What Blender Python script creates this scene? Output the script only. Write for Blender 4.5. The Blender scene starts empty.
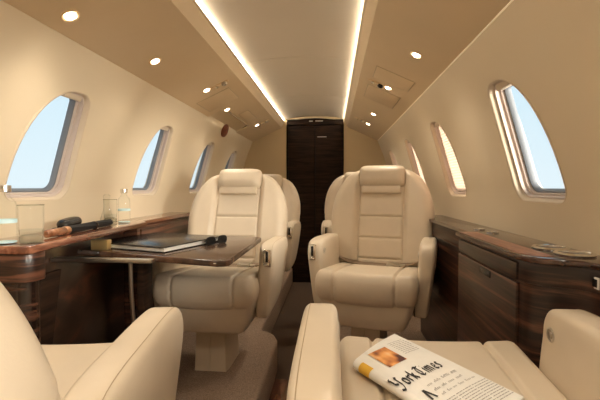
import bpy, bmesh, math, random
from mathutils import Vector, Matrix
random.seed(4)
PI = math.pi
S = bpy.context.scene
COL = S.collection

# ------------------------------------------------------------ camera
cam = bpy.data.cameras.new('camera'); camo = bpy.data.objects.new('camera', cam); COL.objects.link(camo)
cam.sensor_width = 36; cam.lens = 24.0; cam.clip_start = 0.02
yaw = math.atan(33/400); pit = math.atan(13/400/math.sqrt(1+(33/400)**2))
camo.location = (0, 0, 0.95)
camo.rotation_euler = (PI/2 - pit, 0, yaw)
S.camera = camo
S.view_settings.view_transform = 'Standard'; S.view_settings.look = 'None'
S.view_settings.gamma = 1; S.view_settings.use_curve_mapping = False
S.view_settings.exposure = 0.2

# ------------------------------------------------------------ world: hazy pale blue sky above cloud
W = bpy.data.worlds.new('sky'); S.world = W; W.use_nodes = True
nt = W.node_tree; nt.nodes.clear()
tc = nt.nodes.new('ShaderNodeTexCoord'); sp = nt.nodes.new('ShaderNodeSeparateXYZ')
rp = nt.nodes.new('ShaderNodeValToRGB'); bg = nt.nodes.new('ShaderNodeBackground'); wo = nt.nodes.new('ShaderNodeOutputWorld')
mr = nt.nodes.new('ShaderNodeMapRange'); mr.inputs[1].default_value = -0.4; mr.inputs[2].default_value = 0.7
nt.links.new(tc.outputs['Generated'], sp.inputs[0]); nt.links.new(sp.outputs[2], mr.inputs[0])
nt.links.new(mr.outputs[0], rp.inputs[0]); nt.links.new(rp.outputs[0], bg.inputs[0]); nt.links.new(bg.outputs[0], wo.inputs[0])
e = rp.color_ramp.elements
e[0].position = 0.0; e[0].color = (0.86, 0.90, 0.91, 1)
e[1].position = 1.0; e[1].color = (0.55, 0.76, 0.88, 1)
m_ = e.new(0.36); m_.color = (0.80, 0.90, 0.94, 1)
m_ = e.new(0.6); m_.color = (0.66, 0.84, 0.93, 1)
bg.inputs[1].default_value = .92

# low hazy sun on the right side, from behind the wing of the aircraft
sun = bpy.data.lights.new('sun', 'SUN'); sun.energy = 22.0; sun.angle = 0.6; sun.color = (1, .90, .76)
suno = bpy.data.objects.new('sun', sun); COL.objects.link(suno)
suno.rotation_euler = Vector((-0.75, 0.50, -0.10)).to_track_quat('-Z', 'Y').to_euler()

# lamp levels used by the fixtures and added aft fill lamps further down
SPOT_W = 8.0; AFT_FILL_W = 13.0; COVE_E = 21.0

# ------------------------------------------------------------ materials
def nd(t, ty, **k):
    n = t.nodes.new(ty)
    for a, v in k.items(): setattr(n, a, v)
    return n
def mat(name, col, rough=.5, metal=0, coat=0, var=0, vscale=20, bump=0, bscale=200, bdist=.001, spec=.5, sheen=0):
    m = bpy.data.materials.new(name); m.use_nodes = True; t = m.node_tree
    b = t.nodes['Principled BSDF']
    b.inputs['Base Color'].default_value = (*col, 1); b.inputs['Roughness'].default_value = rough
    b.inputs['Metallic'].default_value = metal; b.inputs['Coat Weight'].default_value = coat
    b.inputs['Specular IOR Level'].default_value = spec
    b.inputs['Sheen Weight'].default_value = sheen
    c = nd(t, 'ShaderNodeTexCoord')
    if var:
        n = nd(t, 'ShaderNodeTexNoise'); n.inputs['Scale'].default_value = vscale; n.inputs['Detail'].default_value = 4
        t.links.new(c.outputs['Object'], n.inputs['Vector'])
        r = nd(t, 'ShaderNodeValToRGB'); r.color_ramp.elements[0].position = .3; r.color_ramp.elements[1].position = .7
        r.color_ramp.elements[0].color = (*[x*(1-var) for x in col], 1)
        r.color_ramp.elements[1].color = (*[min(1, x*(1+var)) for x in col], 1)
        t.links.new(n.outputs['Fac'], r.inputs[0]); t.links.new(r.outputs[0], b.inputs['Base Color'])
    if bump:
        n = nd(t, 'ShaderNodeTexNoise'); n.inputs['Scale'].default_value = bscale; n.inputs['Detail'].default_value = 3
        t.links.new(c.outputs['Object'], n.inputs['Vector'])
        u = nd(t, 'ShaderNodeBump'); u.inputs['Strength'].default_value = bump; u.inputs['Distance'].default_value = bdist
        t.links.new(n.outputs['Fac'], u.inputs['Height']); t.links.new(u.outputs[0], b.inputs['Normal'])
    return m
def wood(name, dark, mid, light, scale=(1, .12, 1), freq=38, rough=.22, coat=.4, dist=5.0):
    m = bpy.data.materials.new(name); m.use_nodes = True; t = m.node_tree; b = t.nodes['Principled BSDF']
    c = nd(t, 'ShaderNodeTexCoord'); mp = nd(t, 'ShaderNodeMapping'); mp.inputs['Scale'].default_value = scale
    t.links.new(c.outputs['Object'], mp.inputs[0])
    n = nd(t, 'ShaderNodeTexNoise'); n.inputs['Scale'].default_value = freq; n.inputs['Detail'].default_value = 5
    n.inputs['Roughness'].default_value = .6; n.inputs['Distortion'].default_value = dist*.1
    t.links.new(mp.outputs[0], n.inputs['Vector'])
    r = nd(t, 'ShaderNodeValToRGB'); el = r.color_ramp.elements
    el[0].position = .40; el[0].color = (*dark, 1); el[1].position = .64; el[1].color = (*light, 1)
    q = el.new(.52); q.color = (*mid, 1)
    t.links.new(n.outputs['Fac'], r.inputs[0]); t.links.new(r.outputs[0], b.inputs['Base Color'])
    b.inputs['Roughness'].default_value = rough; b.inputs['Coat Weight'].default_value = coat; b.inputs['Coat Roughness'].default_value = .12
    return m
def emis(name, col, s):
    m = bpy.data.materials.new(name); m.use_nodes = True; b = m.node_tree.nodes['Principled BSDF']
    b.inputs['Base Color'].default_value = (*col, 1); b.inputs['Emission Color'].default_value = (*col, 1)
    b.inputs['Emission Strength'].default_value = s
    return m
def glassy(name, tint, gl=.1, rough=.0):
    m = bpy.data.materials.new(name); m.use_nodes = True; t = m.node_tree; t.nodes.clear()
    o = nd(t, 'ShaderNodeOutputMaterial'); a = nd(t, 'ShaderNodeBsdfTransparent'); g = nd(t, 'ShaderNodeBsdfGlossy'); x = nd(t, 'ShaderNodeMixShader')
    lw = nd(t, 'ShaderNodeLayerWeight'); lw.inputs[0].default_value = gl
    a.inputs[0].default_value = (*tint, 1); g.inputs['Roughness'].default_value = rough
    cl = nd(t, 'ShaderNodeMath', operation='MULTIPLY'); cl.inputs[1].default_value = .35; t.links.new(lw.outputs['Fresnel'], cl.inputs[0]); t.links.new(cl.outputs[0], x.inputs[0]); t.links.new(a.outputs[0], x.inputs[1]); t.links.new(g.outputs[0], x.inputs[2])
    t.links.new(x.outputs[0], o.inputs[0]); return m

M = dict(
 leather=mat('cream_leather', (.635, .535, .41), .42, var=.04, vscale=9, bump=.25, bscale=420, bdist=.0006),
 stitch=mat('leather_piping', (.42, .32, .20), .5),
 wall=mat('beige_wall_fabric', (.68, .57, .41), .75, var=.02, vscale=3, bump=.1, bscale=600, bdist=.0004),
 panel=mat('tan_ceiling_suede', (.68, .54, .36), .8, var=.025, vscale=4, bump=.1, bscale=600, bdist=.0004),
 ceil=mat('taupe_ceiling_panel', (.62, .54, .43), .8, var=.02, vscale=3),
 bulk=mat('beige_bulkhead', (.62, .48, .29), .7),
 bezel=mat('window_bezel_tan', (.60, .49, .36), .9),
 track=mat('window_track_rose', (.55, .45, .39), .9),
 blind=mat('rose_blind_fabric', (.80, .68, .58), .8),
 seal=mat('window_seal_grey', (.16, .17, .19), .6),
 ebony=wood('macassar_ebony', (.010, .0045, .003), (.042, .017, .010), (.14, .055, .030), scale=(.7, .30, 10), freq=6, rough=.36, coat=.05),
 ebonyv=wood('macassar_ebony_upright', (.010, .005, .0035), (.035, .016, .010), (.10, .042, .024), scale=(.8, .8, 14), freq=7),
 tabw=wood('table_walnut', (.035, .018, .011), (.075, .036, .020), (.12, .060, .034), scale=(3, 10, 3), freq=4, rough=.2, coat=.25),
 redw=wood('ledge_rosewood', (.12, .040, .022), (.20, .072, .040), (.32, .14, .08), scale=(6, .6, 6), freq=6, rough=.12, coat=.8),
 doorw=wood('door_dark_wood', (.013, .007, .0045), (.024, .012, .007), (.036, .018, .010), scale=(1.0, 1, 14), freq=5, rough=.6, coat=0),
)
M['doorw'].node_tree.nodes['Principled BSDF'].inputs['Specular IOR Level'].default_value = .12
M.update(
 fig=wood('figured_panel_wood', (.022, .011, .007), (.034, .017, .010), (.10, .032, .015), scale=(1, 1.2, 3.2), freq=2.4, rough=.3, coat=.3, dist=14),
 carpet=mat('brown_speckled_carpet', (.36, .26, .195), 1, var=.45, vscale=330, bump=.9, bscale=330, bdist=.004, spec=.1),
 aisle=mat('dark_aisle_carpet', (.12, .082, .060), 1, var=.4, vscale=260, bump=.8, bscale=260, bdist=.004, spec=.1),
 chrome=mat('chrome', (.80, .78, .74), .15, 1), steel=mat('brushed_metal', (.55, .50, .43), .35, 1),
 brass=mat('brass', (.75, .55, .25), .35, .8), black=mat('black_leather', (.014, .012, .011), .22, bump=.2, bscale=500, bdist=.0004),
 blackp=mat('black_plastic', (.010, .010, .010), .25), dark=mat('dark_void', (.006, .005, .004), .9),
 paperw=mat('newsprint', (.84, .82, .78), .8, var=.02, vscale=60), ink=mat('black_ink', (.04, .038, .04), .8), grey=mat('grey_ink', (.38, .36, .35), .8),
 yellow=mat('yellow_print', (.85, .50, .06), .8), pages=mat('page_edges', (.75, .72, .66), .7),
 webb=mat('taupe_belt_webbing', (.24, .17, .11), .7, bump=.5, bscale=500), maroon=mat('maroon_inlay', (.17, .045, .02), .4, var=.4, vscale=30),
 umb=mat('black_umbrella_cloth', (.012, .012, .013), .6, bump=.3, bscale=120, spec=.25), handle=wood('umbrella_handle_wood', (.14, .05, .02), (.25, .10, .045), (.38, .18, .09), scale=(3, 3, 3), freq=9),
 copper=mat('copper_band', (.72, .42, .24), .3, .9), blue=mat('pale_blue_label', (.55, .75, .80), .5),
 sky=glassy('window_glass', (.97, .99, 1), .05), frost=glassy('cut_glass', (.86, .88, .85), .3, .15), glass=glassy('clear_glass', (.975, .985, .98), .13), water=glassy('water', (.95, .975, .98), .08),
 led=emis('warm_white_led', (1, .91, .74), COVE_E), lamp=emis('lamp_lens', (1, .9, .72), 14), glowin=mat('lamp_cup', (.80, .60, .36), .3, .6),
)

t = M['blind'].node_tree; p_ = t.nodes['Principled BSDF']; o_ = t.nodes['Material Output']
tr = nd(t, 'ShaderNodeBsdfTranslucent'); tr.inputs[0].default_value = (.85, .74, .66, 1); mx_ = nd(t, 'ShaderNodeMixShader'); mx_.inputs[0].default_value = .5
t.links.new(p_.outputs[0], mx_.inputs[1]); t.links.new(tr.outputs[0], mx_.inputs[2]); t.links.new(mx_.outputs[0], o_.inputs[0])

# ------------------------------------------------------------ helpers
def obj(name, bm, m, parent=None, smooth=True, ang=40):
    me = bpy.data.meshes.new(name)
    bmesh.ops.recalc_face_normals(bm, faces=bm.faces[:])
    bm.to_mesh(me); bm.free()
    if smooth:
        me.shade_smooth()
        me.set_sharp_from_angle(angle=math.radians(ang))
    o = bpy.data.objects.new(name, me); COL.objects.link(o)
    me.materials.append(M[m] if isinstance(m, str) else m)
    if parent: o.parent = parent
    return o
def tag(o, label, cat, group=None):
    o['label'] = label; o['category'] = cat
    if group: o['group'] = group
    return o
def thing(name, label, cat, loc=(0, 0, 0), rz=0, group=None):
    o = bpy.data.objects.new(name, None); COL.objects.link(o); o.empty_display_size = .05
    o.location = loc; o.rotation_euler = (0, 0, rz)
    return tag(o, label, cat, group)
def struct(o): o['kind'] = 'structure'; return o
def dup(r, loc, rz, label, group=None):
    def cp(o, par):
        c = o.copy(); COL.objects.link(c); c.parent = par
        for k in kids[o.name]: cp(k, c)
        return c
    kids = {}
    def walk(o):
        kids[o.name] = list(o.children)
        for k in kids[o.name]: walk(k)
    walk(r)
    c = cp(r, None); c.location = loc; c.rotation_euler = (0, 0, rz); c['label'] = label
    if group: c['group'] = group
    return c
def BM(): return bmesh.new()
def box(bm, x0, x1, y0, y1, z0, z1, bev=0, seg=2, mx=None):
    b = bmesh.new()
    bmesh.ops.create_cube(b, size=1)
    for v in b.verts: v.co = Vector(((x0+x1)/2+v.co.x*(x1-x0), (y0+y1)/2+v.co.y*(y1-y0), (z0+z1)/2+v.co.z*(z1-z0)))
    if bev: bmesh.ops.bevel(b, geom=b.edges[:], offset=bev, segments=seg, affect='EDGES', profile=.5)
    add(bm, b, mx)
def add(bm, b, mx=None):
    if mx: bmesh.ops.transform(b, matrix=mx, verts=b.verts)
    me = bpy.data.meshes.new('t'); b.to_mesh(me); b.free(); bm.from_mesh(me); bpy.data.meshes.remove(me)
def prism(bm, pts, h, bev=0, seg=2, mx=None):
    """pts: list of (x,y) polygon extruded from z=0 to h"""
    b = bmesh.new()
    lo = [b.verts.new((x, y, 0)) for x, y in pts]; hi = [b.verts.new((x, y, h)) for x, y in pts]
    b.faces.new(lo); b.faces.new(hi); n = len(pts)
    side = []
    for i in range(n): b.faces.new((lo[i], lo[(i+1) % n], hi[(i+1) % n], hi[i]))
    bmesh.ops.recalc_face_normals(b, faces=b.faces[:])
    if bev:
        ed = [e for e in b.edges if abs(e.verts[0].co.z-e.verts[1].co.z) < 1e-9]
        bmesh.ops.bevel(b, geom=ed, offset=bev, segments=seg, affect='EDGES', profile=.5)
    add(bm, b, mx)
def rings(bm, loops, cap0=True, cap1=True, close=True):
    vs = [[bm.verts.new(p) for p in L] for L in loops]
    for a, b in zip(vs, vs[1:]):
        n = len(a)
        for i in range(n if close else n-1):
            j = (i+1) % n
            try: bm.faces.new((a[i], a[j], b[j], b[i]))
            except ValueError: pass
    if cap0: bm.faces.new(vs[0])
    if cap1: bm.faces.new(vs[-1])
def lathe(bm, prof, c=(0, 0, 0), n=28, mx=None, cap0=True, cap1=True):
    b = bmesh.new()
    rings(b, [[(c[0]+r*math.cos(2*PI*i/n), c[1]+r*math.sin(2*PI*i/n), c[2]+z) for i in range(n)] for r, z in prof], cap0, cap1)
    add(bm, b, mx)
def tube(bm, pts, r, n=10):
    P = [Vector(p) for p in pts]; L = []
    for i, p in enumerate(P):
        d = (P[min(i+1, len(P)-1)]-P[max(i-1, 0)]).normalized()
        a = d.cross(Vector((0, 0, 1)) if abs(d.z) < .9 else Vector((1, 0, 0))).normalized(); b = d.cross(a)
        rr = r[i] if isinstance(r, (list, tuple)) else r
        L.append([p+a*rr*math.cos(2*PI*k/n)+b*rr*math.sin(2*PI*k/n) for k in range(n)])
    rings(bm, L)
def frame(u, v, n, o):
    return Matrix(((u[0], v[0], n[0], o[0]), (u[1], v[1], n[1], o[1]), (u[2], v[2], n[2], o[2]), (0, 0, 0, 1)))
def pillow(Wd, H, T, R=None, rc=.03, N=24, Mv=24, bulge=0, seams=(), wf=None, mx=None, gd=.006, gs=.004, fn=None):
    """rounded upholstered slab, width Wd (x), height H (y), thickness T (z)"""
    R = R or T/2; b = bmesh.new()
    def sm(t): return .55*t+.45*math.sin(t*PI/2)
    us = [sm(-1+2*i/N) for i in range(N+1)]; vs = [sm(-1+2*i/Mv) for i in range(Mv+1)]
    # extra rows very near the rims keep the roll round
    us = sorted(set(us+[s*q for s in (-1, 1) for q in (.999, .995, .985)])); vs = sorted(set(vs+[s*q for s in (-1, 1) for q in (.999, .995, .985)]))
    def pr(d): return 1 if d >= R else math.sqrt(max(0, 1-(1-d/R)**2))
    for side in (1, -1):
        g = []
        for v in vs:
            row = []
            hw = (wf(v) if wf else Wd/2); dv = H/2*(1-abs(v))
            if rc and dv < rc: hw = hw-rc+math.sqrt(max(0, rc*rc-(rc-dv)**2))
            for u in us:
                X = u*hw; Y = v*H/2; pu = pr(hw*(1-abs(u))); pv = pr(dv); p = pu*pv
                Z = side*(T/2*p) + (side*bulge*(1-u*u)*(1-v*v)*p)
                if side > 0 or True:
                    gq = 0
                    for ax, val, lo, hi in seams:
                        c, o = (X, Y) if ax == 'x' else (Y, X)
                        if lo <= o <= hi: gq = max(gq, math.exp(-((c-val)/gs)**2/2))
                    if gq:
                        Z -= side*gd*gq*p; Y -= (1 if v > 0 else -1)*gd*gq*(1-pv)
                q = (X, Y, Z)
                if fn: q = fn(*q)
                row.append(b.verts.new(q))
            g.append(row)
        for i in range(len(vs)-1):
            for j in range(len(us)-1): b.faces.new((g[i][j], g[i][j+1], g[i+1][j+1], g[i+1][j]))
    bmesh.ops.remove_doubles(b, verts=b.verts[:], dist=2e-5)
    add_to = BM(); add(add_to, b, mx); return add_to
def RX(a): return Matrix.Rotation(a, 4, 'X')
def RY(a): return Matrix.Rotation(a, 4, 'Y')
def RZ(a): return Matrix.Rotation(a, 4, 'Z')
def TR(*p): return Matrix.Translation(p)

# ------------------------------------------------------------ cabin shell
XC = -.185; Y0 = -1.7; Y1 = 3.95
def mir(x, right): return x if right else 2*XC-x
prof = [(.425, 1.412), (.452, 1.345), (.486, 1.26), (.53, 1.12), (.562, 1.0), (.586, .91), (.598, .80), (.600, .65), (.60, .45), (.60, .28), (.60, .10), (.60, -.06)]
def smooth(P, k=5):
    out = []
    for i in range(len(P)-1):
        p0 = Vector(P[max(i-1, 0)]); p1 = Vector(P[i]); p2 = Vector(P[i+1]); p3 = Vector(P[min(i+2, len(P)-1)])
        for j in range(k):
            t = j/k
            out.append(tuple(.5*((2*p1)+(-p0+p2)*t+(2*p0-5*p1+4*p2-p3)*t*t+(-p0+3*p1-3*p2+p3)*t**3)))
    out.append(P[-1]); return out
WP = smooth(prof)
def wall_x(z, right=True):
    for a, b in zip(WP, WP[1:]):
        if b[1] <= z <= a[1]: return mir(a[0]+(b[0]-a[0])*(z-a[1])/(b[1]-a[1]), right)
    return mir(WP[0][0], right)
def superell(a, b, n=56, e=3.4):
    out = []
    for i in range(n):
        t = 2*PI*i/n; c, s = math.cos(t), math.sin(t)
        out.append((a*math.copysign(abs(c)**(2/e), c), b*math.copysign(abs(s)**(2/e), s)))
    return out
WA, WB = .138, .186   # half sizes of a window opening
def wout(d, n=14):
    # rounded outline; the upper corner nearer the tail is drawn with a long radius
    a, b = WA+d, WB+d; out = []
    for cx, cy, rx, ry, t0 in ((1, 1, .035, .035, 0), (-1, 1, .215, .31, PI/2), (-1, -1, .045, .045, PI), (1, -1, .05, .05, 1.5*PI)):
        rx = max(.004, rx+d); ry = max(.004, ry+d)
        for i in range(n):
            t = t0+PI/2*i/(n-1); out.append((cx*(a-rx)+rx*math.cos(t), cy*(b-ry)+ry*math.sin(t)))
    return out
def wframe(yc, right):
    z0, z1 = .91, 1.265
    p0 = Vector((wall_x(z0, right), 0, z0)); p1 = Vector((wall_x(z1, right), 0, z1))
    v = (p1-p0).normalized(); u = Vector((0, 1, 0)); n = u.cross(v)
    if (n.x > 0) != right: n = -n
    c = (p0+p1)/2; c.y = yc; c += n*.004
    return frame(u, v, n, c)
WYS = dict(R=[-1.10, -.34, .42, 1.188, 1.94, 2.66, 3.42], L=[-1.10, -.34, .44, 1.225, 1.965, 2.72, 3.40])
cutters = []
for side in ('right', 'left'):
    right = side == 'right'
    bm = BM(); inner = [(mir(x, right), z) for x, z in WP]
    outer = [(mir(x+.055+.035*(1-abs(z-.7)), right), z+(.06 if z > 1.3 else 0)) for x, z in WP]
    L = [(x, z) for x, z in inner]+[(x, z) for x, z in reversed(outer)]
    rings(bm, [[(x, y, z) for x, z in L] for y in (Y0, Y1+.05)])
    wo_ = obj('wall_'+side, bm, 'wall')
    for yc in WYS['R' if right else 'L']:
        cb = BM(); mx = wframe(yc, right)
        rings(cb, [[mx @ Vector((a, b, n)) for a, b in wout(.004)] for n in (-.06, .3)])
        c = obj('cutter', cb, 'wall', smooth=False); cutters.append(c)
        md = wo_.modifiers.new('cut', 'BOOLEAN'); md.object = c; md.solver = 'EXACT'; md.operation = 'DIFFERENCE'
    dg = bpy.context.evaluated_depsgraph_get(); me = bpy.data.meshes.new_from_object(wo_.evaluated_get(dg))
    wo_.modifiers.clear(); wo_.data = me; me.shade_smooth(); me.set_sharp_from_angle(angle=math.radians(25))
    struct(wo_)
for c in cutters: bpy.data.objects.remove(c)

# windows
wn = 0; wproto = {}
for side in ('L', 'R'):
    right = side == 'R'
    for yc in WYS[side]:
        wn += 1; mx = wframe(yc, right)
        w = bpy.data.objects.new('window_%d' % wn, None); COL.objects.link(w); w.matrix_world = mx; struct(w)
        def loop(d, n): return [(a, b, n) for a, b in wout(d)]
        if not wproto:
            bm = BM(); rings(bm, [loop(*q) for q in [(.009, .004), (.008, -.001), (.005, -.004), (.001, -.003), (-.001, .002), (-.002, .010), (-.003, .014)]], False, False)
            a = obj('window_frame', bm, 'bezel', ang=70)
            bm = BM(); rings(bm, [loop(*q) for q in [(-.003, .014), (-.008, .015), (-.009, .023), (-.005, .024), (-.006, .031), (-.012, .032), (-.013, .040)]], False, False)
            b = obj('shade_track', bm, 'track', ang=35)
            bm = BM(); rings(bm, [loop(*q) for q in [(.003, .040), (-.017, .040), (-.021, .047), (-.021, .058), (.003, .058)]], False, False)
            c = obj('window_seal', bm, 'seal', ang=35)
            bm = BM(); rings(bm, [loop(-.018, .050), loop(-.018, .053)])
            d = obj('window_pane', bm, 'sky', ang=30)
            bm = BM(); box(bm, .03, .115, WB-.026, WB-.006, .013, .038, .004)
            f = obj('window_shade', bm, 'bezel')
            wproto = [a, b, c, d, f]

            for q in wproto: q.parent = w
        else:
            for q in wproto:
                k = q.copy(); COL.objects.link(k); k.parent = w
        if right and yc > 1.5:   # pleated blinds drawn down
            bm = BM(); rib = wout(-.010); n_ = 26
            L = []
            for i in range(n_*2+1):
                y = -(WB-.013)+2*(WB-.013)*i/(n_*2)
                xs = [p[0]+(q[0]-p[0])*(y-p[1])/(q[1]-p[1]) for p, q in zip(rib, rib[1:]+rib[:1]) if (p[1]-y)*(q[1]-y) <= 0 and p[1] != q[1]]; x0, x1 = min(xs), max(xs)
                z = .030+(.004 if i % 2 else 0); L.append([(x0, y, z), (x1, y, z), (x1, y, z+.0015), (x0, y, z+.0015)])
            rings(bm, L); k = obj('drawn_blind', bm, 'blind', w, ang=10)

def strip(bm, pts, y0, y1, th=.012, right=True):
    """a moulded panel strip: 2D section pts (x,z), thickened outward/up, run along y"""
    n = len(pts); up = [(x+(0), z+th) for x, z in pts]
    L = pts+up[::-1]
    rings(bm, [[(mir(x, right), y, z) for x, z in L] for y in (y0, y1)])
# side ceiling panels (flat suede panel + lighter inner facet)
for side in ('right', 'left'):
    right = side == 'right'
    sec = [(.436, 1.400), (.425, 1.402), (.139, 1.535), (.134, 1.548), (.113, 1.588)]
    bm = BM()
    if right: strip(bm, sec, Y0, Y1, .012, True)
    else:
        strip(bm, sec, Y0, 2.52, .012, False)
        # door bay: only the inner half of the panel continues
        sec2 = [(.315, 1.453), (.139, 1.535), (.134, 1.548), (.113, 1.588)]
        strip(bm, sec2, 2.52, 3.27, .012, False)
        strip(bm, sec, 3.27, Y1, .012, False)
    o = struct(obj('ceiling_panel_'+side, bm, 'panel', ang=12))
    # inner lip carrying the cove light
    bm = BM(); strip(bm, [(.113, 1.588), (.108, 1.590), (.106, 1.592)], Y0, Y1, .004, right)
    struct(obj('trim_1' if right else 'trim_2', bm, 'wall'))
    bm = BM()
    ys = [Y0, -.6, .35, 1.3, 2.15, 3.05, Y1]
    for a, b in zip(ys, ys[1:]):
        strip(bm, [(.117, 1.602), (.113, 1.604)], a+.008, b-.008, .010, right)
    t = thing('cove_light', 'warm white light strip along the %s edge of the raised central ceiling panel' % side, 'light strip', (mir(.115, right), Y0, 1.6))
    o = obj('light_strip', bm, 'led'); o.parent = t; o.matrix_parent_inverse = Matrix.Translation((-t.location.x, -t.location.y, -t.location.z))
# glowing strip painting the crease highlight where the right side panel meets the wall
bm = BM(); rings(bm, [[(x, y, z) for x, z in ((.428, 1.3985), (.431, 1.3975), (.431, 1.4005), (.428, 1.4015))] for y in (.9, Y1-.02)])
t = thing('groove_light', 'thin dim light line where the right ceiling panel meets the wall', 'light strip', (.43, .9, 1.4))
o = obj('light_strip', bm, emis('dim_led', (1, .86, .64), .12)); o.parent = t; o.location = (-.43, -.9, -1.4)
# door bay lining on the left, above the windows
bm = BM()
lo = [(.425, 1.412), (.39, 1.43), (.35, 1.455), (.315, 1.475)]
rings(bm, [[(mir(x, False), y, z) for x, z in lo+[(x, z+.02) for x, z in lo[::-1]]] for y in (2.52, 3.27)])
struct(obj('trim_3', bm, 'wall'))
bm = BM(); box(bm, -.690, -.684, 2.58, 3.22, 1.441, 1.452); struct(obj('trim_4', bm, 'stitch'))
# central ceiling
bm = BM(); sec = []
for i in range(21):
    u = -1+i/10; sec.append((XC+u*.318, 1.645-.032*u*u))
rings(bm, [[(x, y, z) for x, z in sec+[(x, z+.02) for x, z in sec[::-1]]] for y in (Y0, Y1+.05)])
struct(obj('ceiling', bm, 'ceil', ang=30))
for i, y in enumerate((1.3, 2.15, 3.05)):
    bm = BM(); s2 = [(x, z-.0012) for x, z in sec]
    rings(bm, [[(x, yy, z) for x, z in s2+[(x, z+.003) for x, z in s2[::-1]]] for yy in (y-.0012, y+.0012)]); struct(obj('trim_%d' % (5+i), bm, 'ceil'))
# outer closing roof keeps daylight out of the ceiling voids
bm = BM()
rf = [(.62, 1.30), (.50, 1.52), (.30, 1.66), (.0, 1.72)]
full = [(x, z) for x, z in rf]+[(2*XC-x, z) for x, z in rf[::-1]]
rings(bm, [[(x, y, z) for x, z in full+[(x, z+.02) for x, z in full[::-1]]] for y in (Y0, Y1+.05)])
struct(obj('roof', bm, 'dark'))

# floor: side platforms and lower aisle
bm = BM()
prism(bm, [(-.98, Y0), (-.285, Y0), (-.285, 2.02), (-.292, 2.08), (-.315, 2.14), (-.35, 2.18), (-.395, 2.20), (-.40, 2.26), (-.40, Y1), (-.98, Y1)], .20, .022, 4, mx=TR(0, 0, -.05)); struct(obj('floor_platform_left', bm, 'carpet'))
bm = BM(); box(bm, -.055, .62, Y0, Y1, -.05, .15, .022, 4); struct(obj('floor_platform_right', bm, 'carpet'))
bm = BM(); box(bm, -.42, -.04, 1.93, Y1, -.05, .0); struct(obj('floor', bm, 'aisle'))
bm = BM(); box(bm, -.283, -.057, Y0, 1.93, -.05, .004, .003); struct(obj('trim_8', bm, 'redw'))
bm = BM(); box(bm, -1.1, .75, Y0, Y1, -.09, -.05); struct(obj('subfloor', bm, 'dark'))

# bulkheads
bm = BM()
dx0, dx1, dz = -.456, .100, 1.592
box(bm, -1.05, dx0, Y1, Y1+.04, -.05, 1.72); box(bm, dx1, .68, Y1, Y1+.04, -.05, 1.72); box(bm, dx0, dx1, Y1, Y1+.04, 1.618, 1.72)
struct(obj('wall_front', bm, 'bulk', smooth=False))
bm = BM(); box(bm, -1.05, .68, Y0-.04, Y0, -.05, 1.72); struct(obj('wall_back', bm, 'bulk', smooth=False))
# folding door with arched header
d = bpy.data.objects.new('door_1', None); COL.objects.link(d); struct(d); d.location = (-.178, Y1, 0)
def local(o, p): o.parent = p; o.location = -Vector(p.location); return o
for x0, x1 in ((dx0+.012, -.181), (-.175, dx1-.012)):
    bm = BM(); box(bm, x0, x1, Y1+.004, Y1+.03, 0, 1.556, .004); local(obj('door_leaf', bm, 'doorw'), d)
bm = BM()
arch = [(dx0-.002, 1.562)]+[(dx0+(dx1-dx0)*i/16, 1.592+.032*math.sin(PI*i/16)) for i in range(17)]+[(dx1+.002, 1.562)]
rings(bm, [[(x, y, z) for x, z in arch] for y in (Y1-.012, Y1+.03)]); local(obj('door_header', bm, 'doorw'), d)
bm = BM(); box(bm, dx0-.004, dx0+.010, Y1-.008, Y1+.03, 0, 1.562, .002); box(bm, dx1-.010, dx1+.004, Y1-.008, Y1+.03, 0, 1.562, .002)
local(obj('door_frame', bm, 'doorw'), d)
bm = BM(); box(bm, -.181, -.175, Y1+.012, Y1+.028, 0, 1.556); local(obj('door_seam', bm, 'dark'), d)
bm = BM(); box(bm, dx0-.05, dx1+.05, Y1+.041, Y1+.06, -.06, 1.70); struct(obj('wall_beyond_door', bm, 'dark'))  # added unseen backing plate, blocks light leaking round the door leaves
bm = BM(); box(bm, -.175, -.10, Y1-.016, Y1-.012, 1.592, 1.600, .001); box(bm, -.235, -.20, Y1-.016, Y1-.012, 1.590, 1.600, .001)
local(obj('door_latch', bm, 'steel'), d)
bm = BM(); box(bm, -.155, -.065, Y1-.001, Y1+.005, 1.440, 1.446, .001); local(obj('door_handle', bm, 'steel'), d)

# ------------------------------------------------------------ ceiling lamps
def on_panel(x):  # height of the sloping side panel at mirrored-x
    xr = x if x > XC else 2*XC-x
    return 1.535+(1.402-1.535)*(xr-.139)/(.425-.139)
def downlight(x, y, label, watt, gasper=0, group='reading lights in the side ceiling panels'):
    right = x > XC; z = on_panel(x)
    sl = math.atan2(.133, .286)*(1 if right else -1)
    t = thing('reading_light', label, 'ceiling light', (x, y, z), 0, group); t.rotation_euler = (0, sl, 0)
    bm = BM(); lathe(bm, [(.024, .004), (.026, -.001), (.023, -.004), (.019, -.002), (.017, .004)], n=28, cap0=False)
    obj('bezel_ring', bm, 'glowin', t)
    bm = BM(); lathe(bm, [(.0145, 0), (.0145, -.004), (.010, -.0065)], n=22); obj('lamp_lens', bm, 'lamp', t)
    li = bpy.data.lights.new('spot', 'SPOT'); li.energy = watt; li.spot_size = math.radians(125); li.spot_blend = 1; li.shadow_soft_size = .05
    li.color = (1, .88, .70)
    lo_ = bpy.data.objects.new('lamp_light', li); COL.objects.link(lo_); lo_.parent = t; lo_.location = (0, 0, -.02)
    lo_.rotation_euler = (0, -sl*.8, 0)
    return t
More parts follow.
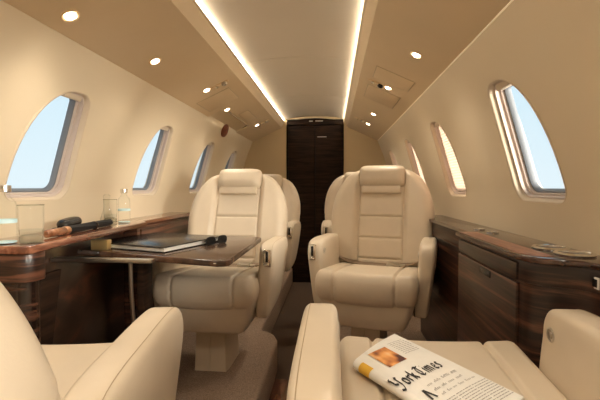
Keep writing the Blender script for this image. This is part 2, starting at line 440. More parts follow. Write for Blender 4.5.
def gasper(x, y, label, dark=False):
    right = x > XC; z = on_panel(x); sl = math.atan2(.133, .286)*(1 if right else -1)
    t = thing('air_gasper', label, 'air vent', (x, y, z), 0, 'air outlets beside the reading lights'); t.rotation_euler = (0, sl, 0)
    bm = BM(); prism(bm, [(a, b) for a, b in superell(.052, .015, 30, 2.4)], .003, .001, mx=TR(0, 0, -.003)); obj('mount_plate', bm, 'glowin', t)
    bm = BM(); lathe(bm, [(.014, 0), (.016, -.008), (.012, -.014), (.007, -.013), (.006, -.006)], c=(.025 if right else .025, 0, -.003), n=20); obj('nozzle', bm, 'steel' if not dark else 'blackp', t)
    bm = BM(); lathe(bm, [(.008, 0), (.009, -.006), (.005, -.010)], c=(-.018, 0, -.003), n=16); obj('knob', bm, 'chrome', t)
    return t
Lx, Rx = -.72, .325
downlight(-.735, 1.08, 'reading light at the top left edge of the view, nearest of the left row', SPOT_W)
downlight(-.70, 1.54, 'large round reading light above the second left window, nearest with no air outlet', SPOT_W)
downlight(-.665, 2.08, 'reading light on the left panel paired with a chrome air outlet', SPOT_W)
downlight(-.685, 2.56, 'reading light on the left panel at the start of the dark slot', SPOT_W)
downlight(-.64, 3.35, 'small farthest reading light on the left panel, near the bulkhead', SPOT_W*1.1)
gasper(-.60, 2.09, 'chrome air outlet beside a reading light on the left panel')
gasper(-.585, 3.36, 'small far air outlet near the bulkhead on the left panel')
downlight(.315, 1.57, 'bright round reading light on the right panel, nearest in view', SPOT_W)
downlight(.285, 2.13, 'reading light on the right panel paired with a black air outlet', SPOT_W)
downlight(.285, 2.88, 'reading light on the far right panel, nearer of the close pair', SPOT_W)
downlight(.285, 3.32, 'farthest reading light on the right panel', SPOT_W*1.1)
gasper(.225, 2.13, 'black air outlet beside a reading light on the right panel', True)
gasper(.215, 3.28, 'small faint air outlet near the bulkhead on the right panel')
for i, (x, y) in enumerate(((-.70, .45), (.32, .45), (-.70, -.25), (.32, -.25), (-.70, -.95), (.32, -.95))):  # added lamps out of view, there to brighten the cabin from behind
    downlight(x, y, 'reading light behind the camera on the %s panel, %s' % (('left', 'right')[i % 2], ('abreast of the near seats', 'behind the near seats', 'closest to the rear wall')[i//2]), AFT_FILL_W*(.8, 1.9, 2.2)[i//2])
# thin removable access covers in the side panels
def cover(x0, x1, y0, y1, label):
    t = BM(); zz = on_panel((x0+x1)/2); sl = math.atan2(.133, .286)*(1 if x0 > XC else -1)
    w = (x1-x0)/math.cos(sl)
    prism(t, [(-w/2, -(y1-y0)/2), (w/2, -(y1-y0)/2), (w/2, (y1-y0)/2), (-w/2, (y1-y0)/2)], .003, .0012)
    o = obj('access_cover', t, 'panel'); o.location = ((x0+x1)/2, (y0+y1)/2, zz-.002); o.rotation_euler = (0, sl, 0)
    tag(o, label, 'ceiling cover')
    g = BM(); e_ = .003
    prism(g, [(-w/2-e_, -(y1-y0)/2-e_), (w/2+e_, -(y1-y0)/2-e_), (w/2+e_, (y1-y0)/2+e_), (-w/2-e_, (y1-y0)/2+e_)], .002, .0005, mx=TR(0, 0, .0008)); obj('cover_gasket', g, 'stitch', o)  # dark backing sheet drawn in as the gap line round the cover
cover(.20, .37, 1.88, 2.06, 'flat tan access cover in the right ceiling panel, ahead of the black air outlet')
cover(.19, .36, 2.22, 2.52, 'flat tan access cover in the right ceiling panel, beyond the black air outlet')
cover(-.76, -.58, 2.20, 2.44, 'flat tan access cover in the left ceiling panel, beyond the chrome air outlet')
cover(-.665, -.60, 2.80, 3.12, 'small brownish cover beside the dark slot in the left ceiling panel')
# maroon oval plate on the door bay
bm = BM(); prism(bm, superell(.075, .050, 36, 2.2), .004, .001)
o = obj('oval_plate', bm, 'maroon'); 
c0 = Vector((-.822, 2.95, 1.372)); tg = Vector((wall_x(1.40, False)-wall_x(1.34, False), 0, .06)).normalized()
o.matrix_world = frame(Vector((0, 1, 0)), tg, Vector((0, 1, 0)).cross(tg), Vector((wall_x(1.372, False)+.004, 2.95, 1.372)))
tag(o, 'small maroon oval plate on the wall above the far left window', 'plate')

# ------------------------------------------------------------ seats
def make_seat(label, loc, rz, group, recline=10, aisle=-1, back=0):
    t = thing('cabin_seat', label, 'seat', loc, rz, group)
    # pedestal
    bm = BM()
    L = []
    for z, hx, y0, y1 in ((0.0, .070, -.10, .10), (.01, .069, -.098, .10), (.17, .064, -.092, .09), (.215, .064, -.09, .09)):
        L.append([(x-.022, y, z) for x, y in ((-hx, y0), (-.003, y0), (0, y0+.004), (.003, y0), (hx, y0), (hx+.006, y0+.03), (hx+.006, y1), (-hx-.006, y1), (-hx-.006, y0+.03))])
    rings(bm, L); obj('pedestal', bm, 'leather', t, ang=50)
    # lower leather shell
    bm = BM(); L = []
    for z, hx, y0, y1 in ((.208, .135, -.19, .20), (.210, .152, -.208, .22), (.218, .160, -.216, .23), (.27, .182, -.232, .25), (.345, .205, -.245, .26)):
        pts = superell(hx, (y1-y0)/2, 60, 14); L.append([(x, y+(y0+y1)/2, z) for x, y in pts])
    rings(bm, L); obj('seat_pan', bm, 'leather', t, ang=60)
    # cushion with two lengthwise seams
    def cf(x, y, z):
        z += -.10*(y+.25)*(1 if z > 0 else .5)+.010*min(1, (abs(x)/.20)**2)
        return (x, y, z)
    bm = pillow(.425, .50, .130, R=.034, rc=.04, N=150, Mv=60, bulge=.010, seams=(('x', -.125, -.3, .3), ('x', .125, -.3, .3)), fn=cf, gd=.010, gs=.0040, mx=TR(0, -.02, .382))
    cu = obj('seat_cushion', bm, 'leather', t, ang=80)
    # backrest
    A = math.radians(recline)
    H = .56
    def bw(v):
        z = (v+1)/2
        if z < .45: return .225+.035*math.sin(z/.45*PI/2)
        q = (z-.45)/.55
        return .262*(1-.47*q**2.7)
    def bf(x, y, z):
        w = min(1, max(0, (abs(x)-.112)/.03)); w = w*w*(3-2*w)
        return (x, y, z+.30*x*x+(.016*w*max(0, 1-(abs(y)/.27)**4) if z > 0 else 0))
    bm = pillow(.5, H, .115, R=.056, rc=.07, N=150, Mv=150, bulge=.006, wf=bw, fn=bf, gd=.009, gs=.0036,
        seams=(('x', -.112, -.3, .3), ('x', .112, -.3, .3), ('y', .015, -.112, .112), ('y', -.095, -.112, .112), ('y', -.20, -.112, .112)))
    # local: x width, y up, z toward the sitter (-Y of the seat)
    Bx = TR(0, .215+back, .37) @ RX(-A) @ TR(0, 0, 0) @ frame((1, 0, 0), (0, 0, 1), (0, -1, 0), (0, 0, H/2-.02))
    bmesh.ops.transform(bm, matrix=Bx, verts=bm.verts)
    ba = obj('backrest', bm, 'leather', t, ang=80)
    # headrest roll
    bm = pillow(.232, .118, .095, R=.042, rc=.03, N=40, Mv=24, bulge=.006)
    bmesh.ops.transform(bm, matrix=TR(0, .215+back, .37) @ RX(-A) @ frame((1, 0, 0), (0, 0, 1), (0, -1, 0), (0, -.058, H-.080)), verts=bm.verts)
    he = obj('headrest', bm, 'leather', t, ang=80)
    bm = BM(); Q = TR(0, .215+back, .37) @ RX(-A)
    box(bm, -.098, .098, -.088, -.050, H-.168, H-.128, .006, mx=Q); obj('headrest_mount', bm, 'leather', t)
    # armrests
    for s in (-1, 1):
        out = [(-.135, .258), (-.158, .272), (-.165, .33), (-.166, .42), (-.163, .50), (-.155, .540), (-.130, .560), (-.07, .566), (.05, .564), (.16, .560), (.215, .545), (.232, .50), (.22, .38), (.16, .29), (.08, .262), (-.04, .255)]
        # closed Catmull spline
        sm = []
        n = len(out)
        for i in range(n):
            p0, p1, p2, p3 = (Vector(out[(i+k-1) % n]) for k in range(4))
            for j in range(4):
                q = j/4; sm.append(.5*((2*p1)+(-p0+p2)*q+(2*p0-5*p1+4*p2-p3)*q*q+(-p0+3*p1-3*p2+p3)*q**3))
        c = Vector((.03, .41)); L = []
        T = .034
        for a in [0]+[i/7 for i in range(1, 8)]+[1]:
            pass
        prf = [(.55, T+.003), (.78, T+.0025)]+[(1-.018/.16*(1-math.sin(k*PI/16)), T-.016+.016*math.cos(k*PI/16)) for k in range(1, 8)]
        prf = prf+[(1, 0)]+[(a, -b) for a, b in reversed(prf)]
        b = BM()
        for f, h in prf: L.append([Vector((h, (c+(p-c)*f).x, (c+(p-c)*f).y)) for p in sm])
        rings(b, L)
        # splay: lower end tucks under the cushion
        for v in b.verts: w_ = 1-.9*max(0, .52-v.co.z); v.co.x = v.co.x*w_+s*(.241)-s*.10*max(0, .50-v.co.z)
        ar = ar0 = obj('armrest', b, 'leather', t, ang=60)
        # stitched seam running along the rounded top
        for so in (.62*s,):
            b = BM(); cc = [c+(p-c)*1.0 for p in sm if p.y > .47]
            i0 = next(i for i in range(len(sm)) if sm[i].y > .47 and sm[i-1].y <= .47)
            run = []
            k_ = i0
            while sm[k_ % len(sm)].y > .47: run.append(sm[k_ % len(sm)]); k_ += 1
            pp = []
            for p in run:
                q = c+(p-c)*1.0; w_ = 1-.9*max(0, .52-q.y); pp.append((T*so*w_+s*.241-s*.10*max(0, .50-q.y), q.x, q.y-.0002))
            tube(b, pp, .0007, 6); obj('armrest_seam', b, 'stitch', ar0)
        # control plate with latch on the forward upper face
        if s == aisle:
         b = BM(); box(b, s*.245-.016, s*.245+.016, -.173, -.158, .475, .545, .004, mx=None)
         cp = obj('control_plate', b, 'chrome', ar)
         b = BM(); box(b, s*.245-.005, s*.245+.005, -.177, -.170, .495, .538, .002); obj('latch_slot', b, 'blackp', cp)
         b = BM(); box(b, s*.245-.014, s*.245+.011, -.182, -.170, .480, .489, .002); obj('latch_lever', b, 'chrome', cp)
        b = BM(); box(b, s*.205-.02, s*.205+.02, -.10, .12, .245, .275, .006); obj('armrest_bracket', b, 'blackp', t)
        # round recline button on the inner face
        b = BM(); lathe(b, [(.0145, 0), (.0145, .003), (.011, .0045), (.010, .002), (.007, .002), (.006, .005)], n=22, mx=TR(s*.207, -.115, .513) @ RY(-s*PI/2)); obj('recline_button', b, 'steel', ar)
    # lap belt: two webbing halves meeting at a buckle
    be = BM()
    def web(pts, w=.022):
        L = []
        for i, p in enumerate(pts):
            L.append([(p[0], p[1]-w, p[2]), (p[0], p[1]+w, p[2]+.006), (p[0], p[1]+w, p[2]+.009), (p[0], p[1]-w, p[2]+.003)])
        rings(be, L)
    web([(-.20, .155, .440), (-.15, .125, .424), (-.08, .115, .417), (.0, .11, .416), (.055, .11, .416)])
    web([(.20, .155, .440), (.15, .13, .424), (.10, .115, .418), (.08, .11, .416)])
    bt = obj('lap_belt', be, 'webb', t)
    b = BM(); box(b, .045, .105, .085, .135, .420, .434, .005); box(b, .10, .13, .095, .125, .420, .429, .003); obj('buckle', b, 'steel', bt)
    return t
far_r = make_seat('cream leather seat facing the camera right of the aisle, beside the dark console', (.190, 1.867, .15), math.radians(-15), 'cream leather cabin seats')
far_l = make_seat('cream leather seat facing the camera on the left, partly behind the wooden table', (-.505, 1.775, .15), math.radians(-2), 'cream leather cabin seats', recline=21, aisle=1)
dup(far_l, (-.515, 2.70, .15), math.radians(-2), 'rearmost left seat, only its shoulder and headrest showing behind the seat at the table')
dup(far_r, (.200, 2.74, .15), 0, 'rearmost right seat, only one armrest showing behind the facing right seat')
near_l = make_seat('near left seat seen from behind, its pale backrest at the bottom left corner', (-.556, .606, .15), math.radians(188), 'cream leather cabin seats', recline=27, back=.02)
near_r = make_seat('near right seat with the folded newspaper lying on its cushion', (.217, .69, .15), math.radians(180), 'cream leather cabin seats', recline=62, aisle=1)

# ------------------------------------------------------------ left ledge and cabinets
def cab(name, label, cat, loc=(0, 0, 0)): return thing(name, label, cat, loc)
lt = cab('side_ledge', 'long glossy rosewood ledge under the left windows carrying the bottles', 'ledge', (-.87, 1.0, .78))
bm = BM()
pl = [(-.972, .945), (-.785, .945), (-.770, .950), (-.764, .962), (-.766, .985), (-.778, 1.10), (-.80, 1.66), (-.84, 1.72), (-.84, 2.32), (-.972, 2.32)]
prism(bm, pl, .022, .006, 3, mx=TR(0, 0, .778)); local(obj('ledge_top', bm, 'redw'), lt)
nc = cab('side_cabinet', 'striped dark wood cabinet with a rounded corner under the near end of the left ledge', 'cabinet', (-.87, 1.0, .15))
bm = BM()
pl = [(-.965, .965), (-.825, .965), (-.80, .972), (-.788, .988), (-.788, 1.01), (-.80, 1.025), (-.83, 1.035), (-.965, 1.035)]
prism(bm, pl, .62, mx=TR(0, 0, .152)); local(obj('cabinet_body', bm, 'ebonyv', ang=50), nc)
bm = BM()
pl2 = [(-.965, .955), (-.82, .955), (-.79, .962), (-.776, .985), (-.776, 1.015), (-.79, 1.035), (-.82, 1.045), (-.965, 1.045)]
prism(bm, pl2, .075, .003, mx=TR(0, 0, .702)); local(obj('top_rail', bm, 'ebony', ang=50), nc)
pc = cab('table_recess', 'dark figured wood recess panel below the folding table', 'cabinet', (-.90, 1.3, .15))
bm = BM(); box(bm, -.93, -.905, 1.047, 1.66, .152, .776, .002); local(obj('back_panel', bm, 'fig'), pc)
bm = BM(); box(bm, -.93, -.84, 1.047, 1.66, .152, .25, .004); local(obj('plinth', bm, 'ebony'), pc)
fl = BM(); prism(fl, [(0, 0), (.10, 0), (.03, -.34), (-.005, -.36)], .012, .002, mx=frame((0, 1, 0), (0, 0, 1), (1, 0, 0), (-.835, 1.047, .70))); local(obj('folded_flap', fl, 'doorw'), pc)
fc = cab('far_side_cabinet', 'dark wood cabinet beside the far left seat at the end of the ledge', 'cabinet', (-.9, 2.0, .15))
bm = BM(); box(bm, -.965, -.845, 1.665, 2.31, .152, .776, .004); local(obj('cabinet_body', bm, 'ebony'), fc)
bm = BM(); box(bm, -.845, -.838, 1.69, 2.28, .70, .765, .002); local(obj('drawer_front', bm, 'ebony'), fc)

# table
TZ = .73
tb = cab('folding_table', 'dark glossy wooden folding table pulled out from the left ledge', 'table', (-.60, 1.4, .71))
bm = BM()
tp = [(-.312, 1.185), (-.312, 1.72), (-.325, 1.742), (-.60, 1.80), (-.835, 1.855), (-.90, 1.86), (-.90, 1.34), (-.62, 1.245), (-.345, 1.165), (-.322, 1.170)]
prism(bm, tp, .020, .004, 3, mx=TR(0, 0, TZ-.020)); local(obj('tabletop', bm, 'tabw'), tb)
bm = BM(); a = Vector((-.90, 1.235, 0)); b_ = Vector((-.565, 1.232, 0)); dd = (b_-a).normalized(); nn = Vector((-dd.y, dd.x, 0))
prism(bm, [(a.x, a.y), (b_.x, b_.y), (b_.x+nn.x*.03, b_.y+nn.y*.03), (a.x+nn.x*.03, a.y+nn.y*.03)], .013, .003, mx=TR(-nn.x*.032, -nn.y*.032, TZ-.020)); local(obj('metal_rail', bm, 'steel'), tb)
bm = BM(); tube(bm, [(-.665, 1.26, TZ-.02), (-.668, 1.27, .60), (-.675, 1.30, .46)], .007); local(obj('support_strut', bm, 'steel'), tb)
bm = BM(); box(bm, -.66, -.635, 1.29, 1.36, .40, TZ-.02, .004); local(obj('support_panel', bm, 'doorw'), tb)
bm = BM(); box(bm, -.846, -.785, 1.33, 1.36, TZ, TZ+.034, .003); local(obj('hinge_block', bm, 'brass'), tb)
bm = BM(); lathe(bm, [(.0045, 0), (.0045, .0012)], c=(-.338, 1.118, TZ), n=14); local(obj('table_catch', bm, 'chrome'), tb)

# binder
bi = thing('leather_binder', 'closed black leather binder with pale page edges lying on the wooden table', 'binder', (-.66, 1.485, TZ), math.radians(-19))
bm = BM(); box(bm, -.175, .165, -.165, .165, .0, .004, .0015); box(bm, -.175, .165, -.165, .165, .017, .021, .0015); box(bm, -.179, -.171, -.165, .165, 0, .021, .003); obj('cover', bm, 'black', bi)
bm = BM(); box(bm, -.17, .160, -.158, .158, .004, .017); obj('page_block', bm, 'pages', bi)
# sunglasses
sg = thing('sunglasses', 'folded black sunglasses on the table beside the binder', 'glasses', (-.445, 1.50, TZ), math.radians(60))
for s in (-1, 1):
    bm = BM(); pts = [(s*.030+a, .0, .016+b) for a, b in superell(.023, .015, 24, 2.6)]
    tube(bm, [p for p in pts]+[pts[0]], .0022, 6); obj('rim', bm, 'blackp', sg)
    bm = BM(); L = [[(s*.030+a, y, .016+b) for a, b in superell(.022, .013, 24, 2.6)] for y in (-.0006, .0006)]; rings(bm, L); obj('lens', bm, 'blackp', sg)
    bm = BM(); tube(bm, [(s*.053, .002, .020), (s*.050, .012, .016), (s*.02, .016, .010), (-s*.04, .018+s*.003, .004)], .0022, 6); obj('temple', bm, 'blackp', sg)
bm = BM(); tube(bm, [(-.007, 0, .020), (0, -.002, .022), (.007, 0, .020)], .002, 6); obj('bridge', bm, 'blackp', sg)

# umbrella on the ledge
LZ = .800
um = thing('folded_umbrella', 'folded black umbrella with a brown wooden grip lying along the left ledge', 'umbrella', (-.825, 1.085, LZ+.0142))
ax = Vector((-.035, .40, 0)).normalized(); mxu = frame(Vector((ax.y, -ax.x, 0)), Vector((0, 0, 1)), ax, (0, 0, 0))
bm = BM(); lathe(bm, [(.008, 0), (.0115, .004), (.0125, .05), (.0120, .09)], n=20, mx=mxu); obj('grip', bm, 'handle', um)
bm = BM(); lathe(bm, [(.0122, .09), (.0132, .093), (.0132, .108), (.0122, .112)], n=20, mx=mxu); obj('copper_collar', bm, 'copper', um)
bm = BM(); b2 = BM(); L = []
for k in range(15):
    z = .112+k*.02; L.append([((.0128+.0009*math.sin(7*a+z*30))*math.cos(a)*(1 if k < 13 else .85), (.0124+.0009*math.sin(7*a+z*30))*math.sin(a), z) for a in [2*PI*i/42 for i in range(42)]])
rings(b2, L); add(bm, b2, mxu); obj('canopy', bm, 'umb', um)
bm = BM(); lathe(bm, [(.0138, .268), (.0142, .27), (.0142, .28), (.0138, .282)], n=20, mx=mxu); obj('strap', bm, 'blackp', um)
bm = BM(); lathe(bm, [(.011, .392), (.009, .402), (.004, .405)], n=20, mx=mxu); obj('tip_cap', bm, 'blackp', um)
# eyeglass case behind the umbrella
bm = pillow(.046, .100, .028, R=.014, rc=.022, N=16, Mv=20, bulge=.004, mx=RX(math.radians(5)) @ TR(0, 0, .0))
ec = thing('glasses_case', 'small rounded black case propped behind the umbrella on the left ledge', 'case', (-.880, 1.27, LZ+.030), math.radians(4))
obj('case_shell', bm, 'black', ec)
bm = pillow(.048, .045, .010, R=.005, rc=.004, N=8, Mv=8, mx=TR(0, -.04, -.016)); obj('case_flap', bm, 'blackp', ec)

# glassware
def tumbler(loc, h, r, label):
    t = thing('tumbler_glass', label, 'glass', loc, 0, 'clear tumblers on the left ledge')
    bm = BM(); lathe(bm, [(r*.86, 0), (r*.93, .004), (r, h)], n=32, cap1=False); obj('glass_body', bm, 'glass', t)
    bm = BM(); lathe(bm, [(r*1.0, h-.0015), (r*1.012, h), (r*.99, h+.0012), (r*.975, h)], n=32, cap0=False, cap1=False); obj('glass_rim', bm, 'frost', t)
    bm = BM(); lathe(bm, [(r*.84, .003), (r*.88, .008), (r*.88, .018), (r*.6, .022)], n=14); obj('thick_base', bm, 'frost', t)
    bm = BM(); lathe(bm, [(r*.86, .0225), (r*.885, h*.36), (.0005, h*.36)], n=28, cap1=False); obj('water', bm, 'water', t)
    return t
def bottle(loc, h, r, label):
    t = thing('water_bottle', label, 'bottle', loc, 0, 'clear water bottles on the left ledge')
    bm = BM(); lathe(bm, [(r*.9, 0), (r, .004), (r, h*.66), (r*.92, h*.72), (r*.5, h*.80), (r*.42, h*.84), (r*.42, h*.90)], n=32); obj('bottle_body', bm, 'glass', t)
    bm = BM(); lathe(bm, [(r*.55, h*.885), (r*.58, h*.89), (r*.58, h*.995), (r*.5, h)], n=24); obj('cap', bm, 'chrome', t)
    bm = BM(); lathe(bm, [(r*1.01, h*.36), (r*1.01, h*.42)], n=32, cap0=False, cap1=False); obj('printed_label', bm, 'blue', t)
    bm = BM(); lathe(bm, [(r*.88, .003), (r*.95, .004), (r*.95, .007)], n=32); obj('base_tint', bm, 'blue', t)
    return t
bottle((-.862, .985, LZ), .155, .027, 'clear water bottle with pale blue print at the left edge of the view')
tumbler((-.805, 1.005, LZ), .102, .031, 'cut glass tumbler of water beside the bottle at the near end of the ledge')
tumbler((-.925, 1.595, LZ), .098, .027, 'clear tumbler left of the two far bottles on the ledge')
bottle((-.868, 1.60, LZ), .142, .024, 'clear water bottle with silver cap at the far end of the left ledge')
ca = thing('glass_decanter', 'small clear decanter with slim neck between the far tumbler and far bottle', 'decanter', (-.905, 1.535, LZ))
bm = BM(); lathe(bm, [(.022, 0), (.024, .004), (.024, .025), (.013, .06), (.009, .078), (.010, .095), (.012, .100)], n=28); obj('decanter_body', bm, 'glass', ca)
bm = BM(); lathe(bm, [(.009, .100), (.013, .106), (.013, .116), (.006, .122)], n=20); obj('stopper', bm, 'glass', ca)

# ------------------------------------------------------------ right console
RZt = .797
ct = thing('side_counter', 'glossy dark wood counter under the right windows with two cup holders', 'counter', (.5, 1.1, .78))
bm = BM()
cv = [(.42, 1.41), (.42, .945), (.430, .912), (.452, .893), (.482, .880), (.512, .864), (.524, .84), (.528, .80), (.53, .3), (.598, .3), (.598, 2.25), (.465, 2.25), (.465, 1.46), (.46, 1.42), (.45, 1.412)]
prism(bm, cv, .014, .004, 3, mx=TR(0, 0, RZt-.014)); local(obj('top_board', bm, wood('console_lacquer', (.03, .012, .008), (.055, .024, .015), (.09, .04, .026), scale=(6, .6, 6), freq=6, rough=.16, coat=.35)), ct)
bm = BM(); prism(bm, [(.428, 1.39), (.428, .96), (.455, .915), (.485, .915), (.485, 1.39)], .0012, mx=TR(0, 0, RZt)); local(obj('inlay_board', bm, wood('inlay_rosewood', (.22, .07, .04), (.30, .11, .065), (.40, .17, .10), scale=(6, .6, 6), freq=6, rough=.3, coat=.1)), ct)  # reddish reflection painted into the inlay's wood colour
cb = thing('console_cabinet', 'dark striped wood cabinet with drawer rail and recessed handle beside the right facing seat', 'cabinet', (.5, 1.1, .15))
def rd(bm, pts, z0, z1, bev=0): prism(bm, pts, z1-z0, bev, mx=TR(0, 0, z0))
bm = BM(); inn = [(.434, 1.405), (.434, .945), (.444, .920), (.462, .906), (.490, .893), (.520, .876), (.533, .85), (.538, .81), (.540, .3), (.598, .3), (.598, 1.405)]
rd(bm, inn, .152, .786); local(obj('cabinet_body', bm, 'ebony', ang=40), cb)
bm = BM(); box(bm, .426, .436, .965, 1.395, .733, .774, .002); local(obj('drawer', bm, 'ebony'), cb)
bm = BM(); box(bm, .426, .436, .965, 1.395, .17, .727, .002); dr = local(obj('door', bm, 'ebony'), cb)
bm = BM(); box(bm, .4235, .429, 1.115, 1.195, .703, .722, .002); ha = obj('handle', bm, 'blackp'); ha.parent = dr
bm = BM(); nr = [(.427, .955), (.432, .925), (.455, .900), (.485, .887), (.514, .871), (.527, .845), (.531, .80), (.534, .3), (.55, .3), (.55, .94), (.45, .957)]
rd(bm, nr, .735, .784, .002); local(obj('top_rail', bm, 'ebony', ang=40), cb)
fc2 = thing('rear_side_cabinet', 'dark wood side cabinet behind the right facing seat', 'cabinet', (.53, 1.8, .15))
bm = BM(); box(bm, .485, .585, 1.412, 2.24, .152, .785, .004); local(obj('cabinet_body', bm, 'ebony'), fc2)
bm = BM(); box(bm, .478, .487, 1.47, 2.2, .72, .78, .002); local(obj('drawer_front', bm, 'ebony'), fc2)
for i, (x, y, l) in enumerate(((.535, 1.030, 'chrome cup holder ring in the right console, farther of the two'), (.540, .940, 'chrome cup holder ring in the right console, nearer the camera'))):
    t = thing('cup_holder', l, 'cup holder', (x, y, RZt), 0, 'cup holders in the console top')
    bm = BM(); lathe(bm, [(.030, 0), (.040, .0), (.0415, .004), (.039, .007), (.034, .0075), (.032, .006), (.0315, .0)], n=36, cap0=False, cap1=False); obj('rim', bm, 'chrome', t)
    bm = BM(); lathe(bm, [(.0315, .002), (.028, .0012), (.0005, .001)], n=30, cap0=False, cap1=False); obj('cup_bottom', bm, 'blackp', t)
for i, (x, y) in enumerate(((.520, 1.47), (.528, 1.37))):
    t = thing('small_ring', ('small silver pull ring at the far end of the right console top', 'small silver pull ring nearer the cup holders on the right console')[i], 'ring', (x, y, RZt), 0, 'silver rings on the console')
    bm = BM(); lathe(bm, [(.012, 0), (.019, .0), (.0195, .005), (.014, .006)], n=24, cap0=False, cap1=False); obj('ring_rim', bm, 'chrome', t)
    bm = BM(); lathe(bm, [(.013, .001), (.0005, .0008)], n=20, cap0=False, cap1=False); obj('ring_centre', bm, 'dark', t)
sw = thing('switch_plate', 'small square white edged switch on the near right console', 'switch', (.528, .846, .757))
bm = BM(); box(bm, -.0025, .0015, -.012, .012, -.012, .012, .001); obj('switch_frame', bm, 'pages', sw)
bm = BM(); box(bm, -.004, -.002, -.008, .008, -.008, .008, .0005); obj('switch_button', bm, 'blackp', sw)

# ------------------------------------------------------------ newspaper
npz = .6165
nn_ = Vector((0, -.10, 1)).normalized(); u = Vector((math.cos(math.radians(40)), math.sin(math.radians(40)), 0)); u = (u-nn_*u.dot(nn_)).normalized(); v = u.cross(nn_)   # u: reading direction, v: down the page
npo = Vector((.020, .796, .5955))
NP = thing('newspaper', 'folded newspaper with colour photo and blackletter masthead lying on the near right seat', 'newspaper', npo)
NP.matrix_world = frame(u, -v, nn_, npo)      # local x right, y up the page (page runs to -y)
PW, PL = .152, .275; TH = .020
def sheet_z(x): # gently domed top sheet, rolling over the left fold
    return TH+.004*math.sin(PI*min(1, max(0, x/PW)))
bm = BM(); L = []
for j in range(13):
    y = -PL*j/12; sk = .0*j
    sec = []
    for i in range(9):
        a = PI/2+PI*i/8; sec.append((.012+.012*math.cos(a)-.0, TH/2+.010*math.sin(a)))
    top = [(PW*k/16+.012*(1-k/16), sheet_z(PW*k/16)) for k in range(16, 0, -1)]
    bot = [(PW-.002, 0.002)]
    loop = top+sec+bot
    L.append([(x, y+.006*math.sin(j), z) for x, z in loop])
rings(bm, [[(x, y-.030*(1-x/PW)*(1 if k == 0 else 1), z) for x, y, z in l] for k, l in enumerate(L)]); obj('folded_sheets', bm, 'paperw', NP, ang=50)
for k in range(4):
    bm = BM(); box(bm, .014, PW-.004+.002*k, -PL-.002+.001*k, -.028+.0010*k, .0035+k*.0038, .0050+k*.0038); obj('inner_sheet', bm, 'paperw', NP)
def flat(bm, pts, dz=.0006):
    """polygon printed on the top sheet"""
    vs = [bm.verts.new((x, y, sheet_z(x)+dz)) for x, y in pts]
    if len(vs) > 2: bm.faces.new(vs)
# colour photograph
pic = bpy.data.materials.new('printed_photo'); pic.use_nodes = True; t = pic.node_tree
c = nd(t, 'ShaderNodeTexCoord'); n = nd(t, 'ShaderNodeTexNoise'); n.inputs['Scale'].default_value = 42; n.inputs['Detail'].default_value = 1
r = nd(t, 'ShaderNodeValToRGB'); el = r.color_ramp.elements
el[0].position = .34; el[0].color = (.10, .035, .03, 1); el[1].position = .70; el[1].color = (.85, .62, .38, 1)
q = el.new(.45); q.color = (.55, .20, .06, 1); q = el.new(.55); q.color = (.80, .38, .12, 1)
mp = nd(t, 'ShaderNodeMapping'); mp.inputs['Scale'].default_value = (1.0, .7, 1)
t.links.new(c.outputs['Object'], mp.inputs[0]); t.links.new(mp.outputs[0], n.inputs['Vector']); t.links.new(n.outputs['Fac'], r.inputs[0]); t.links.new(r.outputs[0], t.nodes['Principled BSDF'].inputs['Base Color'])
t.nodes['Principled BSDF'].inputs['Roughness'].default_value = .7
bm = BM()
xs = [.036+.048*k/6 for k in range(7)]
for a, b in zip(xs, xs[1:]): flat(bm, [(a, -.034), (b, -.034), (b, -.092), (a, -.092)])
obj('colour_photo', bm, pic, NP)
# yellow block wrapping the fold
bm = BM(); L = []
for y in (-.046, -.074):
    L.append([(.012+.0127*math.cos(a), y, TH/2+.0107*math.sin(a)) for a in [PI/2+PI*.9*i/8 for i in range(9)]])
vs = [[bm.verts.new(p) for p in l] for l in L]
for i in range(8): bm.faces.new((vs[0][i], vs[0][i+1], vs[1][i+1], vs[1][i]))
obj('yellow_block', bm, 'yellow', NP)
# blackletter masthead drawn with a broad nib
GL = {
 'Y': (.9, [[(0, 1), (.15, .85), (.15, .5), (.4, .38)], [(.62, 1), (.62, .2), (.35, -.22), (.05, -.12)], [(.0, 1), (.2, 1.05)], [(.62, 1.0), (.8, .92)]]),
 'o': (.55, [[(.08, .58), (.08, .1), (.26, 0), (.42, .12), (.42, .5), (.25, .64), (.08, .55)]]),
 'r': (.45, [[(.08, .64), (.12, .05)], [(.12, .5), (.3, .64), (.38, .54)]]),
 'k': (.55, [[(.1, 1), (.1, .02)], [(.12, .42), (.32, .62), (.36, .5), (.16, .36)], [(.2, .36), (.42, .02)]]),
 'T': (.8, [[(.05, .85), (.3, 1), (.55, .88), (.75, 1)], [(.38, .9), (.16, .6), (.16, .2), (.38, 0), (.62, .14)], [(.45, .85), (.45, .2)]]),
 'i': (.25, [[(.08, .62), (.1, .04), (.18, 0)], [(.1, .85), (.14, .88)]]),
 'm': (.8, [[(.06, .62), (.08, .02)], [(.08, .5), (.26, .64), (.32, .5), (.32, .02)], [(.32, .5), (.5, .64), (.58, .5), (.58, .05), (.66, 0)]]),
 'e': (.48, [[(.34, .34), (.38, .52), (.24, .64), (.08, .5), (.08, .12), (.24, 0), (.4, .1)], [(.1, .28), (.36, .38)]]),
 's': (.45, [[(.36, .55), (.22, .64), (.08, .5), (.3, .26), (.3, .1), (.16, 0), (.04, .08)]]),
 'N': (.9, [[(.05, .95), (.2, .8), (.2, .1), (.1, 0)], [(.2, .85), (.6, .1)], [(.6, 1), (.6, .1), (.72, 0)]]),
 'w': (.75, [[(.06, .64), (.08, .1), (.2, 0), (.3, .1), (.3, .6)], [(.3, .1), (.46, 0), (.56, .14), (.56, .5), (.48, .64)]]),
}
bm = BM(); nib = Vector((.075, .085)); sc = .0275
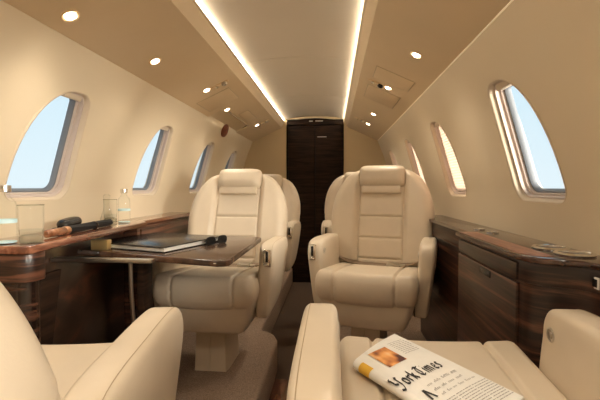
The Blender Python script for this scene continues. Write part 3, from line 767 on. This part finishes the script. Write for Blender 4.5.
x = .002; yb = -.147; dzk = [0]
for ch in 'York Times':
    if ch == ' ': x += .10*sc; continue
    w, st = GL[ch]
    for s in st:
        for a, b in zip(s, s[1:]):
            a = Vector(a); b = Vector(b); d_ = (b-a)
            q = [a-nib, a+nib, b+nib, b-nib]
            if abs(d_.x*nib.y-d_.y*nib.x) < .012: q = [a-Vector((.03, -.03)), a+Vector((.03, -.03)), b+Vector((.03, -.03)), b-Vector((.03, -.03))]
            dzk[0] += 1
            flat(bm, [(x+p.x*sc*.78, yb+p.y*sc*1.05) for p in q], .0006+.000004*dzk[0])
    x += (w+.02)*sc*.80
obj('masthead', bm, 'ink', NP, smooth=False)
# ranks of small print: headline bars broken into words, then grey text columns
bm = BM()
for row, (y, h, wmin, wmax) in enumerate(((-.172, .0062, .012, .024), (-.187, .0062, .010, .022), (-.201, .0055, .01, .02))):
    x = .044
    while x < .140:
        w = random.uniform(wmin, wmax)
        if x+w > .146: break
        k = x
        while k < x+w-.002:
            lw = random.choice((.0022, .003, .0026)); tall = random.choice((.6, .6, 1, .62))*h
            flat(bm, [(k, y), (k+lw*.55, y), (k+lw*.55, y+tall), (k, y+tall)]); flat(bm, [(k, y+tall*.8), (k+lw, y+tall*.8), (k+lw, y+tall), (k, y+tall)]) ; k += lw*1.35
        x += w+.004
obj('headline_print', bm, 'grey', NP, smooth=False)
bm = BM()
for colx in (.016, .062, .107):
    for r_ in range(14):
        y = -.214-r_*.0055
        if y < -PL+.01: break
        x = colx
        while x < colx+.040:
            w = random.uniform(.003, .010); x2 = min(x+w, colx+.042)
            flat(bm, [(x, y), (x2, y), (x2, y+.0017), (x, y+.0017)]); x = x2+.0015
obj('text_columns', bm, 'grey', NP, smooth=False)
bm = BM()
for r_ in range(9):
    y = -.030-r_*.0058
    x = .098
    while x < .140:
        x2 = min(x+random.uniform(.003, .009), .144); flat(bm, [(x, y), (x2, y), (x2, y+.0015), (x, y+.0015)]); x = x2+.0015
obj('side_text', bm, 'grey', NP, smooth=False)
bm = BM(); flat(bm, [(.020, -.222), (.044, -.222), (.044, -.2245), (.020, -.2245)]); flat(bm, [(.020, -.198), (.025, -.172), (.030, -.172), (.036, -.198), (.032, -.198), (.0275, -.180), (.024, -.198)])
obj('drop_initial', bm, 'ink', NP, smooth=False)
